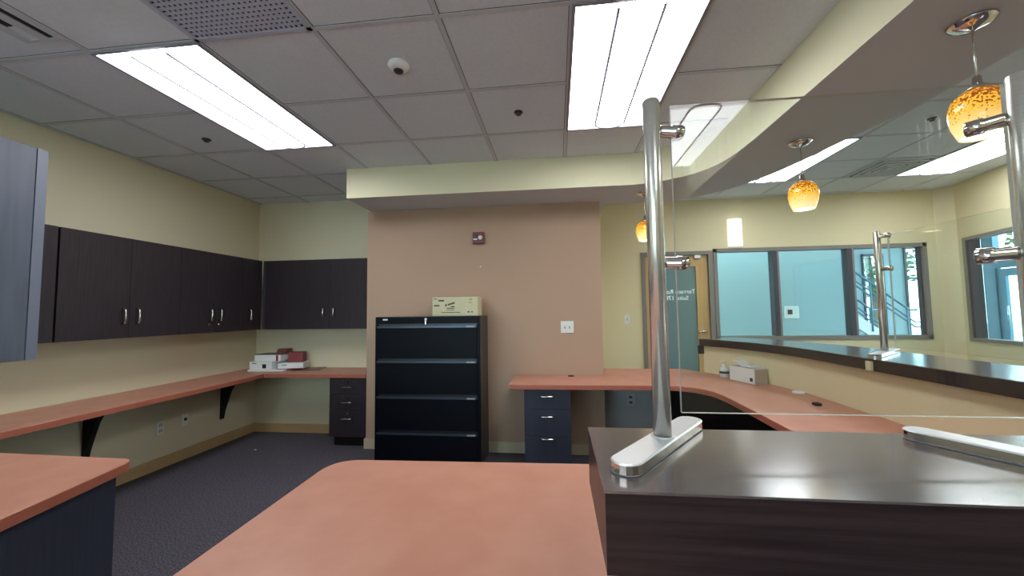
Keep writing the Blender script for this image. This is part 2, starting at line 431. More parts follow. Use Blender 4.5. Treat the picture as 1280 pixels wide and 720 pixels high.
# ------------------------------------------------------------------ atrium beyond the windows
struct(B(.44, 5.0, 7.2, 7.34, 0, 3.4).build('wall_atrium_left', M['atrium']))
w = MB()
w.box(4.86, 7.12, 10, 10.14, 0, 3.4); w.box(7.12, 7.58, 10, 10.14, 0, .35); w.box(7.12, 7.58, 10, 10.14, 2.6, 3.4)
w.box(7.58, 8.02, 10, 10.14, 0, 3.4); w.box(8.02, 8.9, 10, 10.14, 0, .35); w.box(8.02, 8.9, 10, 10.14, 2.75, 3.4)
struct(w.build('wall_atrium_back', M['atrium']))
struct(B(4.86, 5.0, 7.34, 10, 0, 3.4).build('wall_atrium_side', M['atrium']))
struct(B(5.2, 9.0, 1.9, 2.04, 0, 3.4).build('wall_atrium_front', M['atrium']))
struct(MB().prism([(.44, YW + .14), (5.3, YW + .14), (5.3, 1.9), (9.05, 1.9), (9.05, 10.14), (.44, 10.14)], 3.4, 3.5).build('ceiling_atrium', M['atrium']))
for k, (a, b, z1) in enumerate(((7.12, 7.58, 2.6), (8.02, 8.9, 2.75))):
    wn = bpy.data.objects.new('window_%d' % (3 + k), None); col.objects.link(wn); wn.location = (a, 10, .35); struct(wn)
    f = MB(); f.box(a, a + .04, 9.97, 10.1, .35, z1); f.box(b - .04, b, 9.97, 10.1, .35, z1); f.box(a, b, 9.97, 10.1, z1 - .04, z1); f.box(a, b, 9.97, 10.1, .35, .39)
    f.box(a + .04, b - .04, 9.97, 10.1, 2.0, 2.04)
    f.build('window_frame', M['framedark'], wn)
    B(a + .04, b - .04, 10.05, 10.058, .39, z1 - .04).build('window_pane', M['pane'], wn)
# glazed entrance on the far side of the atrium
sf = thing('glazed_entrance', 'teal framed glazed entrance wall seen through the right lobby window', 'entrance', (8.95, 7.0, 0))
def post_(y0, y1, z0=0, z1=3.4, n='post'): B(8.88, 9.0, y0, y1, z0, z1).build(n, M['teal'], sf)
post_(9.0, 9.22); post_(6.9, 7.0); post_(5.0, 5.1); post_(3.0, 3.1); post_(9.9, 10.0)
for a, b in ((9.22, 9.9), (7.0, 8.0), (5.1, 6.9), (3.1, 5.0)):
    B(8.90, 8.98, a, b, 2.24, 2.30).build('transom', M['teal'], sf)
B(8.88, 9.0, 2.04, 10.0, 3.3, 3.4).build('head', M['teal'], sf)
post_(7.9, 8.0, 0, 3.3)
B(8.88, 9.0, 8.0, 9.0, 2.12, 2.28).build('door_head', M['teal'], sf)
dd = MB(); dd.box(8.9, 8.96, 8.84, 8.99, .0, 2.1); dd.box(8.9, 8.96, 8.01, 8.10, 0, 2.1); dd.box(8.9, 8.96, 8.10, 8.84, 1.95, 2.1); dd.box(8.9, 8.96, 8.10, 8.84, 0, .2)
dd = dd.build('glass_door', M['teal'], sf)
B(8.925, 8.935, 8.1, 8.84, .2, 1.95).build('door_pane', M['pane'], dd)
hb = MB(); hb.tube([(8.84, 8.78, 1.0), (8.84, 8.78, 1.35)], .015); hb.tube([(8.84, 8.78, 1.02), (8.9, 8.86, 1.02)], .01); hb.tube([(8.84, 8.78, 1.33), (8.9, 8.86, 1.33)], .01)
hb.build('door_pull', M['steel'], dd)
# staircase behind the lobby windows
st = thing('staircase', 'pale blue metal staircase with pipe rails beyond the third lobby window', 'staircase', (6.6, 8.4, 0))
slope = (1.32 - 1.89) / (6.64 - 5.94)
def sz(x, z0): return z0 + slope * (x - 5.94)
for yy, nm in ((8.25, 0), (9.15, 1)):
    sg = MB()
    sg.prism([(5.2, sz(5.2, 1.02)), (5.2, sz(5.2, .78)), (7.02, 0), (7.4, 0)], yy, yy + .05, mx=Matrix(((1, 0, 0, 0), (0, 0, 1, 0), (0, 1, 0, 0), (0, 0, 0, 1))))
    sg.build('stringer', M['white'], st)
    for dz2, r in ((0, .022), (-.17, .014), (-.26, .014)):
        x1 = 6.66 if dz2 == 0 else 6.74
        rl = MB(); rl.tube([(5.2, yy, sz(5.2, 1.89) + dz2), (x1, yy, sz(x1, 1.89) + dz2), (x1 + .12, yy, sz(x1, 1.89) + dz2)], r); rl.build('rail', M['teal'], st)
    for xx in (5.4, 6.0, 6.62):
        p_ = MB(); p_.tube([(xx, yy, sz(xx, .95)), (xx, yy, sz(xx, 1.89))], .018); p_.build('rail_post', M['teal'], st)
for k in range(9):
    xx = 7.2 - .21 * (k + 1)
    B(xx, xx + .24, 8.3, 9.15, sz(xx, .93) - .02, sz(xx, .93) + .02).build('tread', M['dkgrey'], st)
# daylight: trees and paving outside
struct(MB().prism([(9.1, -12), (40, -12), (40, 34), (-6, 34), (-6, 10.2), (9.1, 10.2)], -.12, -.02).build('ground', M['stone']))
def tree(x, y, h, r, label):
    t = thing('tree', label, 'tree', (x, y, -.02), 'trees outside')
    tk = MB(); tk.tube([(x, y, -.02), (x + .05, y, h * .35), (x - .05, y + .1, h * .75)], .11); tk.build('trunk', M['bark'], t)
    lf = MB(); rnd = random.Random(int(x * 7 + y))
    for k in range(1500):
        while True:
            v = Vector((rnd.uniform(-1, 1), rnd.uniform(-1, 1), rnd.uniform(-1, 1)))
            if .35 < v.length < 1: break
        c = Vector((x + v.x * r, y + v.y * r, h * .68 + v.z * h * .34)); a = Vector([rnd.gauss(0, 1) for _ in range(3)]).normalized() * .12; b = a.orthogonal().normalized() * .07
        lf.add([c - a, c - b, c + a, c + b], [(0, 1, 2, 3)])
    lf.build('foliage', M['leaf'], t)
tree(12.8, 17.5, 5.0, 1.6, 'leafy tree outside seen through the third lobby window')
tree(14.6, 12.4, 5.2, 1.5, 'leafy tree outside beyond the glazed entrance, left of its wide post')
tree(17.9, 10.4, 5.0, 1.6, 'leafy tree outside beyond the glazed entrance door')

# ------------------------------------------------------------------ ceiling lights
def troffer(cell, zc, label, cat='ceiling light', dark_rim=True, group='fluorescent ceiling lights'):
    x0, x1, y0, y1 = cell
    t = thing('ceiling_light', label, cat, ((x0 + x1) / 2, (y0 + y1) / 2, zc - .012), group)
    fr = MB(); z0, z1 = zc - .012, zc - .0005; w_ = .016
    fr.box(x0, x1, y0, y0 + w_, z0, z1); fr.box(x0, x1, y1 - w_, y1, z0, z1); fr.box(x0, x0 + w_, y0 + w_, y1 - w_, z0, z1); fr.box(x1 - w_, x1, y0 + w_, y1 - w_, z0, z1)
    fr.build('frame', M['lampframe'], t)
    B(x0 + w_, x1 - w_, y0 + w_, y1 - w_, zc - .006, zc - .001).build('lens', M['lens'], t)
    # central lamp cover with rounded ends
    cx = (x0 + x1) / 2; hw = .10; ya, yb = y0 + .03, y1 - .04
    pts = [(cx + hw * math.cos(a), yb - hw * .6 + hw * .6 * math.sin(a)) for a in [PI * k / 10 for k in range(11)]]
    pts += [(cx - hw, ya), (cx + hw, ya)]
    cv = MB(); cv.prism(pts, zc - .022, zc - .0062); cv.build('lamp_cover', M['lampcore'], t)
    rim = MB(); rim.tube([(p[0], p[1], zc - .0225) for p in [pts[-1]] + pts[:-1]], .0075, 6); rim.build('cover_rim', M['seam'], t)
    return t
troffer(L_left, ZC, 'bright ceiling light on the left, over the walkway beside the wall cabinets')
troffer(L_right, ZC, 'bright ceiling light at top centre, just left of the curved soffit')
troffer(L_mir, ZC, 'ceiling light behind the camera whose reflection shows in the near glass screen')
troffer(L_beh, ZC, 'unseen ceiling light added behind the camera over the left desk')  # unseen lamp, added to light the office from behind
def lob(x, y): return (x, x + T, y, y + 2 * T)
troffer(lob(2.21, 3.84), ZL, 'lobby ceiling light partly hidden by the soffit, behind the small pendant')
troffer(lob(4.02, 3.84), ZL, 'lobby ceiling light at the far right, behind the large pendant')
troffer(lob(2.82, -.1), ZL, 'unseen lobby ceiling light added outside the frame to the right')  # added lamp out of sight, for the lobby lighting
# unseen ceiling lamps added to brighten the atrium
troffer((2.6, 3.2, 6.1, 7.3 - .3), 3.4, 'added atrium corridor ceiling light above the blue wall, out of view', group='added atrium lights')
troffer((6.2, 6.8, 6.6, 7.8), 3.4, 'added atrium ceiling light in front of the staircase, out of view', group='added atrium lights')

# return air grille
x0, x1, y0, y1 = G_ret
g = thing('return_air_grille', 'square perforated return air grille in the ceiling beside the left light', 'vent', ((x0 + x1) / 2, (y0 + y1) / 2, ZC - .01))
fr = MB(); w_ = .022; z0, z1 = ZC - .010, ZC - .0005
fr.box(x0, x1, y0, y0 + w_, z0, z1); fr.box(x0, x1, y1 - w_, y1, z0, z1); fr.box(x0, x0 + w_, y0, y1, z0, z1); fr.box(x1 - w_, x1, y0, y1, z0, z1)
fr.build('frame', M['grille'], g)
B(x0 + w_, x1 - w_, y0 + w_, y1 - w_, ZC - .0015, ZC - .0006).build('backing', M['void'], g)
gr = MB(); n = 22
for k in range(1, n):
    xx = x0 + w_ + (x1 - x0 - 2 * w_) * k / n; gr.box(xx - .007, xx + .007, y0 + w_, y1 - w_, ZC - .006, ZC - .002)
for k in range(1, n):
    yy = y0 + w_ + (y1 - y0 - 2 * w_) * k / n; gr.box(x0 + w_, x1 - w_, yy - .0065, yy + .0065, ZC - .0065, ZC - .002)
gr.build('perforated_face', M['grille'], g)
# linear slot diffuser top left
sd = thing('slot_diffuser', 'linear two-slot air diffuser in the ceiling at the top left corner', 'vent', (-2.43, .95, ZC - .008))
f = MB()
for a, b in ((-2.56, -2.515), (-2.465, -2.415), (-2.375, -2.35)): f.box(a, b, .35, 1.545, ZC - .008, ZC - .0005)
f.box(-2.56, -2.35, 1.545, 1.56, ZC - .008, ZC - .0005)
f.build('frame', M['tbar'], sd)
B(-2.515, -2.465, .35, 1.46, ZC - .002, ZC - .0005).build('slot', M['void'], sd); B(-2.415, -2.375, .35, 1.545, ZC - .002, ZC - .0005).build('slot', M['void'], sd)
# lobby supply diffuser (nested louvres)
cx, cy = 3.735, 4.755
lv = thing('supply_diffuser', 'square lobby ceiling air diffuser with nested dark louvres', 'vent', (cx, cy, ZL - .02))
f = MB()
for k, h in enumerate((.29, .225, .16, .095)):
    for sx in (0, 1):
        pass
    zt = ZL - .001; zb_ = ZL - .014 - .002 * k; ww = .030
    f.box(cx - h, cx + h, cy - h, cy - h + ww, zb_, zt); f.box(cx - h, cx + h, cy + h - ww, cy + h, zb_, zt)
    f.box(cx - h, cx - h + ww, cy - h + ww, cy + h - ww, zb_, zt); f.box(cx + h - ww, cx + h, cy - h + ww, cy + h - ww, zb_, zt)
f.box(cx - .04, cx + .04, cy - .04, cy + .04, ZL - .022, ZL - .001)
f.build('louvres', M['tbar'], lv)
B(cx - .285, cx + .285, cy - .285, cy + .285, ZL - .0025, ZL - .0006).build('backing', M['void'], lv)

# detector, sprinklers
d = thing('smoke_detector', 'round white smoke detector on a ceiling tile', 'smoke detector', (-.83, 1.967, ZC - .04))
MB().lathe([(.055, ZC - .0005), (.058, ZC - .012), (.046, ZC - .030), (.028, ZC - .038)], (-.83, 1.967, 0), cap=True).build('housing', M['ceilwhite'], d)
MB().lathe([(.026, ZC - .0385), (.024, ZC - .046), (.01, ZC - .049)], (-.83, 1.967, 0)).build('sensor', M['dkgrey'], d)
def sprinkler(x, y, z, label):
    t = thing('sprinkler_head', label, 'sprinkler', (x, y, z - .04), 'ceiling sprinklers')
    MB().lathe([(.030, z - .0005), (.030, z - .006), (.012, z - .008)], (x, y, 0), 16).build('escutcheon', M['dkgrey'], t)
    MB().lathe([(.010, z - .0085), (.010, z - .016), (.018, z - .017), (.018, z - .020)], (x, y, 0), 12).build('nozzle', M['framedark'], t)
sprinkler(-.234, 2.568, ZC, 'dark sprinkler head on the ceiling tile left of the centre light')
sprinkler(-2.65, 2.64, ZC, 'small sprinkler head in the ceiling left of the left light')
sprinkler(3.136, 3.543, ZL, 'dark sprinkler head in the lobby ceiling left of the large pendant')

# pendants
def pendant(x, y, label):
    t = thing('pendant_lamp', label, 'pendant lamp', (x, y, 1.98), 'amber glass pendants')
    MB().lathe([(.068, ZS - .0005), (.066, ZS - .008), (.045, ZS - .022), (.018, ZS - .03), (.006, ZS - .036)], (x, y, 0), 32).build('canopy', M['chrome'], t)
    MB().tube([(x, y, 2.2), (x, y, ZS - .034)], .0035, 8).build('cord', M['steel'], t)
    MB().lathe([(.006, 2.235), (.012, 2.228), (.014, 2.20), (.034, 2.186), (.036, 2.178)], (x, y, 0)).build('cap', M['chrome'], t)
    s = MB().lathe([(.028, 2.178), (.050, 2.170), (.071, 2.150), (.082, 2.118), (.083, 2.085), (.076, 2.045), (.063, 2.008), (.060, 2.000), (.056, 2.002), (.072, 2.047), (.079, 2.085), (.078, 2.116), (.067, 2.146), (.045, 2.163)], (x, y, 0), 32, cap=False)
    s.build('lamp_shade', M['shade'], t)
    MB().lathe([(.005, 2.002), (.045, 2.003), (.055, 2.006), (.058, 2.015), (.045, 2.04), (.01, 2.06)], (x, y, 0), 20).build('bulb', M['bulb'], t)
pendant(1.588, 1.612, 'large amber glass pendant at the upper right, nearest of the three')
pendant(1.592, 2.675, 'middle amber glass pendant hanging in front of the lobby light')
pendant(.817, 3.649, 'farthest amber pendant, half hidden behind the near steel post')

# wall light over the window frame
wlp = thing('wall_light', 'white half-round wall light above the lobby window frame', 'wall light', (2.50, YW - .06, 2.26))
pts = [(2.50 + .095 * math.cos(a), YW - .004 - .09 * math.sin(a)) for a in [PI * k / 12 for k in range(13)]]
MB().prism(pts, 2.24, 2.62).build('diffuser', mat('sconce_diffuser', (235, 232, 220), .5, emit=.55), wlp)
B(2.41, 2.59, YW - .004, YW - .0003, 2.22, 2.64).build('back_plate', M['white'], wlp)

# ------------------------------------------------------------------ left side cabinets
def pull_x(X, y, z, parent, h=.11):      # vertical bar pull on a face looking to +X
    m = MB(); m.tube([(X, y, z - h / 2), (X + .026, y, z - h / 2 + .006), (X + .03, y, z - h / 2 + .02), (X + .03, y, z + h / 2 - .02), (X + .026, y, z + h / 2 - .006), (X, y, z + h / 2)], .0078, 8)
    return m.build('handle', M['chrome'], parent)
def pull_y(Y, x, z, parent, h=.11, vert=True, w=.10):
    m = MB()
    if vert: m.tube([(x, Y, z - h / 2), (x, Y - .026, z - h / 2 + .006), (x, Y - .03, z - h / 2 + .02), (x, Y - .03, z + h / 2 - .02), (x, Y - .026, z + h / 2 - .006), (x, Y, z + h / 2)], .0078, 8)
    else: m.tube([(x - w / 2, Y, z), (x - w / 2 + .006, Y - .026, z), (x - w / 2 + .02, Y - .03, z), (x + w / 2 - .02, Y - .03, z), (x + w / 2 - .006, Y - .026, z), (x + w / 2, Y, z)], .0075, 8)
    return m.build('handle', M['chrome'], parent)
UZ0, UZ1 = 1.212, 1.975; FX = -3.27
def upper_left(y0, y1, splits, handles, label, lock=False):
    t = thing('wall_cabinet', label, 'cabinet', (XL + .16, (y0 + y1) / 2, UZ0), 'dark wall cabinets')
    B(XL + .001, FX - .02, y0 + .001, y1 - .001, UZ0, UZ1).build('body', M['dark'], t)
    for (a, b), hy in zip(splits, handles):
        dd_ = B(FX - .0195, FX, a + .0015, b - .0015, UZ0 - .002, UZ1).build('door', M['dark'], t, bevel=.001)
        if hy is not None:
            pull_x(FX, hy, 1.375, dd_)
            if lock: MB().lathe([(.010, 0), (.010, .006)], (FX, hy, 1.285), 12, mx=Matrix.Rotation(PI / 2, 4, 'Y')).build('lock', M['chrome'], dd_)
upper_left(1.89, 2.20, [(1.89, 2.20)], [None], 'dark wall cabinet end section next to the grey cabinet')
upper_left(2.21, 3.06, [(2.21, 2.655), (2.655, 3.06)], [2.605, 2.705], 'long dark two-door wall cabinet on the left wall')
upper_left(3.06, 3.725, [(3.06, 3.41), (3.41, 3.725)], [3.355, 3.46], 'dark two-door wall cabinet with two small locks below its handles', True)
upper_left(3.73, 4.005, [(3.73, 4.005)], [3.83], 'narrow single-door dark wall cabinet in the left corner')
t = thing('wall_cabinet', 'dark wall cabinet on the back wall left of the brown accent wall', 'cabinet', (-2.6, 4.17, UZ0), 'dark wall cabinets')
B(-3.265, -1.975, 4.035, YB - .001, UZ0, UZ1).build('body', M['dark'], t)
B(-3.262, -3.235, 4.012, 4.034, UZ0, UZ1).build('filler_strip', M['framedark'], t)
for a, b, hx in ((-3.233, -2.47, -2.53), (-2.47, -1.972, -2.41)):
    dd_ = B(a + .0015, b - .0015, 4.014, 4.0345, UZ0 - .002, UZ1).build('door', M['dark'], t, bevel=.001)
    pull_y(4.014, hx, 1.39, dd_, .09)
# grey cabinet, deeper, nearer
t = thing('wall_cabinet', 'tall blue-grey wall cabinet at the left edge, nearer than the dark ones', 'cabinet', (-3.25, 1.4, 1.14))
B(XL + .001, -2.92, .9, 1.885, 1.14, 2.33).build('body', M['greycab'], t)
dd_ = B(-2.9195, -2.90, .9, 1.835, 1.14, 2.33).build('door', M['greycab'], t, bevel=.002)
B(-2.9195, -2.898, 1.838, 1.885, 1.14, 2.33).build('edge_strip', mat('grey_edge', (104, 110, 126), .45), t)

# left worktop (L-shaped)
wt = MB(); pts = [(XL + .001, 1.60), (-3.035, 1.60), (-3.06, 3.40), (-3.10, 3.86), (-1.968, 3.86), (-1.968, YB - .001), (XL + .001, YB - .001)]
wt.prism(pts, .708, .75, 0, 1)
lw = wt.build('worktop', [M['top'], M['topedge']], bevel=.004); tag(lw, 'long L-shaped terracotta worktop along the left and back walls', 'worktop')
for y, lb_ in ((2.64, 'black triangular bracket under the left worktop, nearer one'), (3.86, 'black triangular bracket under the left worktop, nearer the corner')):
    prof = [(0, .27), (.022, .27), (.04, .36), (.075, .47), (.11, .57), (.155, .645), (.23, .69), (.34, .70), (.34, .707), (0, .707)]
    m = MB(); m.prism([(XL + .001 + a, b) for a, b in prof], y - .018, y + .018, mx=Matrix(((1, 0, 0, 0), (0, 0, 1, 0), (0, 1, 0, 0), (0, 0, 0, 1))))
    tag(m.build('shelf_bracket', M['kick'], bevel=.002), lb_, 'bracket', 'worktop brackets')
def plate_x(y, z, label, slots, grp=None):
    t = thing('wall_outlet', label, 'outlet', (XL, y, z - .058), grp)
    B(XL + .0003, XL + .006, y - .035, y + .035, z - .058, z + .058).build('cover_plate', M['white'], t, bevel=.002)
    if slots: 
        for dz_ in (-.025, .025): B(XL + .0062, XL + .008, y - .016, y + .016, z + dz_ - .014, z + dz_ + .014).build('socket', M['basecream'], t)
    else: B(XL + .0062, XL + .012, y - .012, y + .012, z - .012, z + .014).build('jack', M['dkgrey'], t)
plate_x(3.213, .363, 'white duplex outlet on the wall under the left worktop, left one', True)
plate_x(3.45, .377, 'white data outlet with dark jack under the left worktop, right one', False)

# pedestal with drawers under the left worktop
def pedestal(x0, x1, y0, y1, zt, label, splits, locks, handle_off=0, m_='dark'):
    t = thing('drawer_pedestal', label, 'drawer unit', ((x0 + x1) / 2, (y0 + y1) / 2, 0))
    B(x0, x1, y0 + .021, y1, .10, zt).build('body', M['dark'], t)
    B(x0 + .02, x1 - .01, y0 + .07, y1, 0, .0995).build('plinth', M['kick'], t)
    for a, b, hz, lk in splits:
        dd_ = B(x0 + .001, x1 - .001, y0, y0 + .0205, a + .0015, b - .0015).build('drawer', M[m_], t, bevel=.001)
        if hz: pull_y(y0, (x0 + x1) / 2 + handle_off, hz, dd_, vert=False, w=.115)
        if lk: MB().lathe([(.011, 0), (.011, .006)], ((x0 + x1) / 2 + handle_off + .005, y0, lk), 12, mx=Matrix.Rotation(PI / 2, 4, 'X')).build('lock', M['chrome'], dd_)
pedestal(-2.37, -1.975, 3.875, YB - .02, .707, 'narrow dark drawer pedestal under the left worktop beside the accent wall', [(.545, .705, .615, .665), (.38, .545, .46, .505), (.105, .38, .295, .345)], True)

# boxes in the left corner
def carton(name, pts, z0, z1, m, label, cat='box', grp=None):
    o = MB().prism(pts, z0, z1).build(name, m, bevel=.002); return tag(o, label, cat, grp)
def rect(cx, cy, w, d, a):
    c, s_ = math.cos(a), math.sin(a)
    return [(cx + u * c - v * s_, cy + u * s_ + v * c) for u, v in ((-w / 2, -d / 2), (w / 2, -d / 2), (w / 2, d / 2), (-w / 2, d / 2))]
def decal(name, cx, cy, w, z0, z1, a, u0, u1, depth, m, parent):
    # thin printed patch on the camera-facing side of a rotated carton
    c, s_ = math.cos(a), math.sin(a); v = -depth / 2
    p = [(cx + u * c - vv * s_, cy + u * s_ + vv * c) for u, vv in ((u0, v - .0008), (u1, v - .0008), (u1, v - .0001), (u0, v - .0001))]
    return MB().prism(p, z0, z1).build(name, m, parent)
tag(MB().prism(rect(-2.80, 4.17, .30, .24, .30), .7505, .757).build('board', M['boardbrown']), 'thin dark brown board lying on the left worktop beside the cartons', 'board')
o = carton('paper_sheet', rect(-3.20, 4.13, .42, .27, .04), .7505, .7503 + .018, M['paper'], 'flat white folder at the bottom of the carton pile', 'folder')
o = carton('carton', rect(-3.27, 4.14, .26, .26, .03), .7695, .855, M['paper'], 'white carton with a black square print, lower left of the corner pile', grp='cartons in the corner')
decal('printed_square', -3.27, 4.14, .26, .782, .828, .03, .02, .065, .26, M['kick'], o); decal('printed_line', -3.27, 4.14, .26, .833, .842, .03, -.10, -.05, .26, M['dkgrey'], o)
o = carton('carton', rect(-2.975, 4.165, .26, .22, .28), .7695, .835, M['paper'], 'low white carton beside the black-printed one in the corner pile', grp='cartons in the corner')
decal('printed_stripe', -2.975, 4.165, .26, .7697, .7765, .28, -.128, .128, .22, M['red'], o); decal('printed_line', -2.975, 4.165, .26, .812, .819, .28, -.09, -.04, .22, M['dkgrey'], o)
o = carton('carton', rect(-3.22, 4.16, .31, .22, .03), .8555, .925, M['paper'], 'white and red carton on top of the corner pile', grp='cartons in the corner')
decal('printed_panel', -3.22, 4.16, .31, .858, .922, .03, .10, .125, .22, M['red'], o)
lid = MB().prism(rect(-3.22, 4.16, .31, .22, .03), .9252, .93).build('lid', M['dkgrey'], o)
o = carton('carton', rect(-2.955, 4.19, .15, .13, .30), .8355, .945, M['red'], 'small dark red carton at the top right of the corner pile', grp='cartons in the corner')
o.location.z += 0
m = MB(); m.prism([(4.115, .9305), (4.26, .9305), (4.24, .985), (4.15, .985)], -3.17, -3.06, mx=Matrix(((0, 0, 1, 0), (1, 0, 0, 0), (0, 1, 0, 0), (0, 0, 0, 1))))
tag(m.build('carton', M['boardbrown'], bevel=.003), 'open dark carton flap standing on top of the corner pile', 'box', 'cartons in the corner')
tag(MB().lathe([(.012, .0005), (.010, .004), (.003, .005)], (-3.08, 3.74, 0), 8).build('paper_scrap', M['white']), 'tiny white scrap lying on the carpet near the back corner', 'scrap')

# ------------------------------------------------------------------ lateral filing cabinet
fx0, fx1, fy, fh = -1.675, -.69, 3.46, 1.338
fc = thing('filing_cabinet', 'tall black four-drawer lateral filing cabinet against the brown wall', 'filing cabinet', ((fx0 + fx1) / 2, 3.65, 0))
B(fx0, fx1, fy + .021, 3.852, .0, fh).build('body', M['blackside'], fc, bevel=.003)
hdr = B(fx0 + .003, fx1 - .003, fy, fy + .0205, 1.272, fh - .004).build('header_rail', M['black'], fc)
zz = [(1.262, .955), (.945, .635), (.625, .315), (.305, .035)]
for i, (zt, zb_) in enumerate(zz):
    dd_ = B(fx0 + .025, fx1 - .03, fy - .002, fy + .0205, zb_, zt - .03).build('drawer', M['black'], fc, bevel=.002)
    m = MB(); m.box(fx0 + .025, fx1 - .03, fy - .018, fy + .019, zt - .028, zt - .022); m.box(fx0 + .025, fx1 - .03, fy - .018, fy - .012, zt - .022, zt - .008)
    m.build('pull_lip', M['blackedge'], dd_)
    B(fx1 - .12, fx1 - .045, fy - .0205, fy - .0185, zt - .026, zt - .012).build('label_holder', M['lampframe'], dd_)
for a, b in ((fx0, fx0 + .0235), (fx1 - .0285, fx1)): B(a + .002, b, fy + .001, fy + .0205, .0, 1.27).build('side_rail', M['black'], fc)
MB().lathe([(.012, 0), (.012, .01)], (-1.19, fy, 1.312), 14, mx=RX).build('lock', M['chrome'], hdr)
B(-1.195, -1.185, fy - .014, fy - .011, 1.265, 1.305).build('key_tag', M['satin'], hdr)
B(-1.60, -1.555, fy - .002, fy - .0003, 1.305, 1.318).build('badge', M['satin'], hdr)
# carton on top
bx = thing('carton', 'cream printed carton lying on top of the black filing cabinet', 'box', (-.955, 3.66, fh))
B(-1.175, -.735, 3.60, 3.80, fh + .0005, fh + .178).build('carton_body', M['kraft'], bx, bevel=.003)
B(-.74, -.7355, 3.599, 3.801, fh + .002, fh + .176).build('end_flap', mat('carton_flap', (188, 180, 142), .7), bx)
def ink(x0, x1, z0, z1): B(x0, x1, 3.5985, 3.5995, fh + z0, fh + z1).build('print', M['ink'], bx)
ink(-1.165, -1.125, .158, .164); ink(-1.115, -1.06, .138, .152); ink(-1.16, -1.105, .092, .104); ink(-1.05, -1.035, .09, .112)
m = MB(); m.prism([(-1.025, .098), (-.96, .115), (-.955, .133), (-1.025, .112)], -3.5995, -3.5985, mx=Matrix(((1, 0, 0, 0), (0, 0, -1, 0), (0, 1, 0, fh), (0, 0, 0, 1)))); m.build('print', M['ink'], bx)
ink(-.995, -.96, .082, .092); ink(-1.035, -.965, .068, .076); ink(-1.035, -.965, .052, .057); ink(-1.09, -.905, .030, .036)
ink(-.82, -.79, .150, .156); ink(-.83, -.79, .122, .126); ink(-.835, -.815, .030, .042); ink(-.80, -.785, .030, .042)

# wall fittings on the accent wall
YA = 3.87
al = thing('fire_alarm', 'small dark red fire alarm strobe high on the brown wall', 'alarm', (-.77, YA - .03, 2.06))
B(-.832, -.715, YA - .035, YA - .0003, 2.062, 2.178).build('housing', M['redbox'], al, bevel=.004)
MB().lathe([(.024, 0), (.022, .012), (.012, .018)], (-.752, YA - .0353, 2.118), 16, mx=RX).build('strobe_lens', M['white'], al)
B(-.825, -.785, YA - .038, YA - .0352, 2.098, 2.111).build('label_strip', M['white'], al)
B(-.81, -.775, YA - .0375, YA - .0352, 2.120, 2.15).build('speaker_slots', M['framedark'], al)
tag(MB().lathe([(.010, 0), (.010, .012), (.004, .02)], (-.758, YA - .0003, 1.826), 10, mx=RX).build('wall_hook', M['white']), 'tiny white hook on the brown wall below the fire alarm', 'hook')
sw = thing('light_switch', 'white two-gang light switch plate on the brown wall', 'light switch', (.095, YA, 1.155))
B(.033, .157, YA - .008, YA - .0003, 1.155, 1.27).build('cover_plate', M['white'], sw, bevel=.003)
for xx in (.072, .118): B(xx - .005, xx + .005, YA - .02, YA - .0082, 1.198, 1.222).build('toggle', M['lampframe'], sw)
sw = thing('light_switch', 'single light switch on the cream wall left of the wooden door', 'light switch', (1.0, YW, 1.18))
B(.955, 1.035, YW - .008, YW - .0003, 1.175, 1.305).build('cover_plate', M['white'], sw, bevel=.003)
B(.988, 1.002, YW - .016, YW - .0082, 1.22, 1.26).build('toggle', M['basecream'], sw)
th = thing('thermostat', 'white thermostat on the pale blue wall behind the second window pane', 'thermostat', (3.98, 7.2, 1.2))
B(3.87, 4.10, 7.185, 7.1997, 1.19, 1.40).build('plate', M['white'], th, bevel=.004)
B(3.92, 3.99, 7.175, 7.1848, 1.26, 1.34).build('display', M['dkgrey'], th)
ol = thing('wall_outlet', 'grey outlet on the low wall in the knee space of the right worktop', 'outlet', (.74, 4.32, .40))
B(.715, .795, 4.312, 4.3197, .36, .485).build('cover_plate', M['white'], ol, bevel=.002)
for z_ in (.395, .45): B(.738, .772, 4.309, 4.3118, z_ - .014, z_ + .014).build('socket', M['frame'], ol)

# ------------------------------------------------------------------ right worktop following the curved partition
front = smooth_path([(-.385, 3.35), (.2, 3.355), (.8, 3.355), (.98, 3.33), (1.11, 3.22), (1.17, 3.02), (1.175, 2.6), (1.165, 1.8), (1.16, .92)], 6)
back = [(1.797, .92), (1.797, 1.6)] + [p for p in offset(pony, -.002) if p[1] > 1.65] + [(1.395, 4.115), (1.28, 4.31), (.445, 4.31), (.437, 3.868), (-.425, 3.868)]
rw = MB(); rw.prism([(-.425, 3.37)] + front[1:] + back, .708, .75, 0, 1)
rw = rw.build('worktop', [M['top'], M['topedge']], bevel=.004); tag(rw, 'terracotta worktop curving from the brown wall along the lobby counter', 'worktop')
pedestal(-.298, .10, 3.40, 3.85, .707, 'dark three-drawer pedestal under the right worktop', [(.535, .705, .645, None), (.305, .535, .475, None), (.06, .305, .30 - .01, None)], False, m_='navy')
def grommet(x, y, r, label, m='kick'):
    tag(MB().lathe([(r, .7502), (r, .753), (r * .8, .755), (r * .3, .754)], (x, y, 0), 20).build('cable_grommet', M[m]), label, 'grommet', 'desk grommets')
kp = MB(); pl = [(1.02, 4.29), (1.25, 4.29), (1.385, 4.09)] + [p for p in offset(pony, -.03)[::-1] if 1.0 < p[1] < 4.06]
ribbon(kp, pl, offset(pl, .02), 0, .7075)
tag(kp.build('knee_space_panel', M['dark']), 'dark laminate panel lining the knee space under the curved right worktop', 'panel')
grommet(.12, 3.80, .032, 'dark cable grommet in the worktop at the foot of the brown wall')
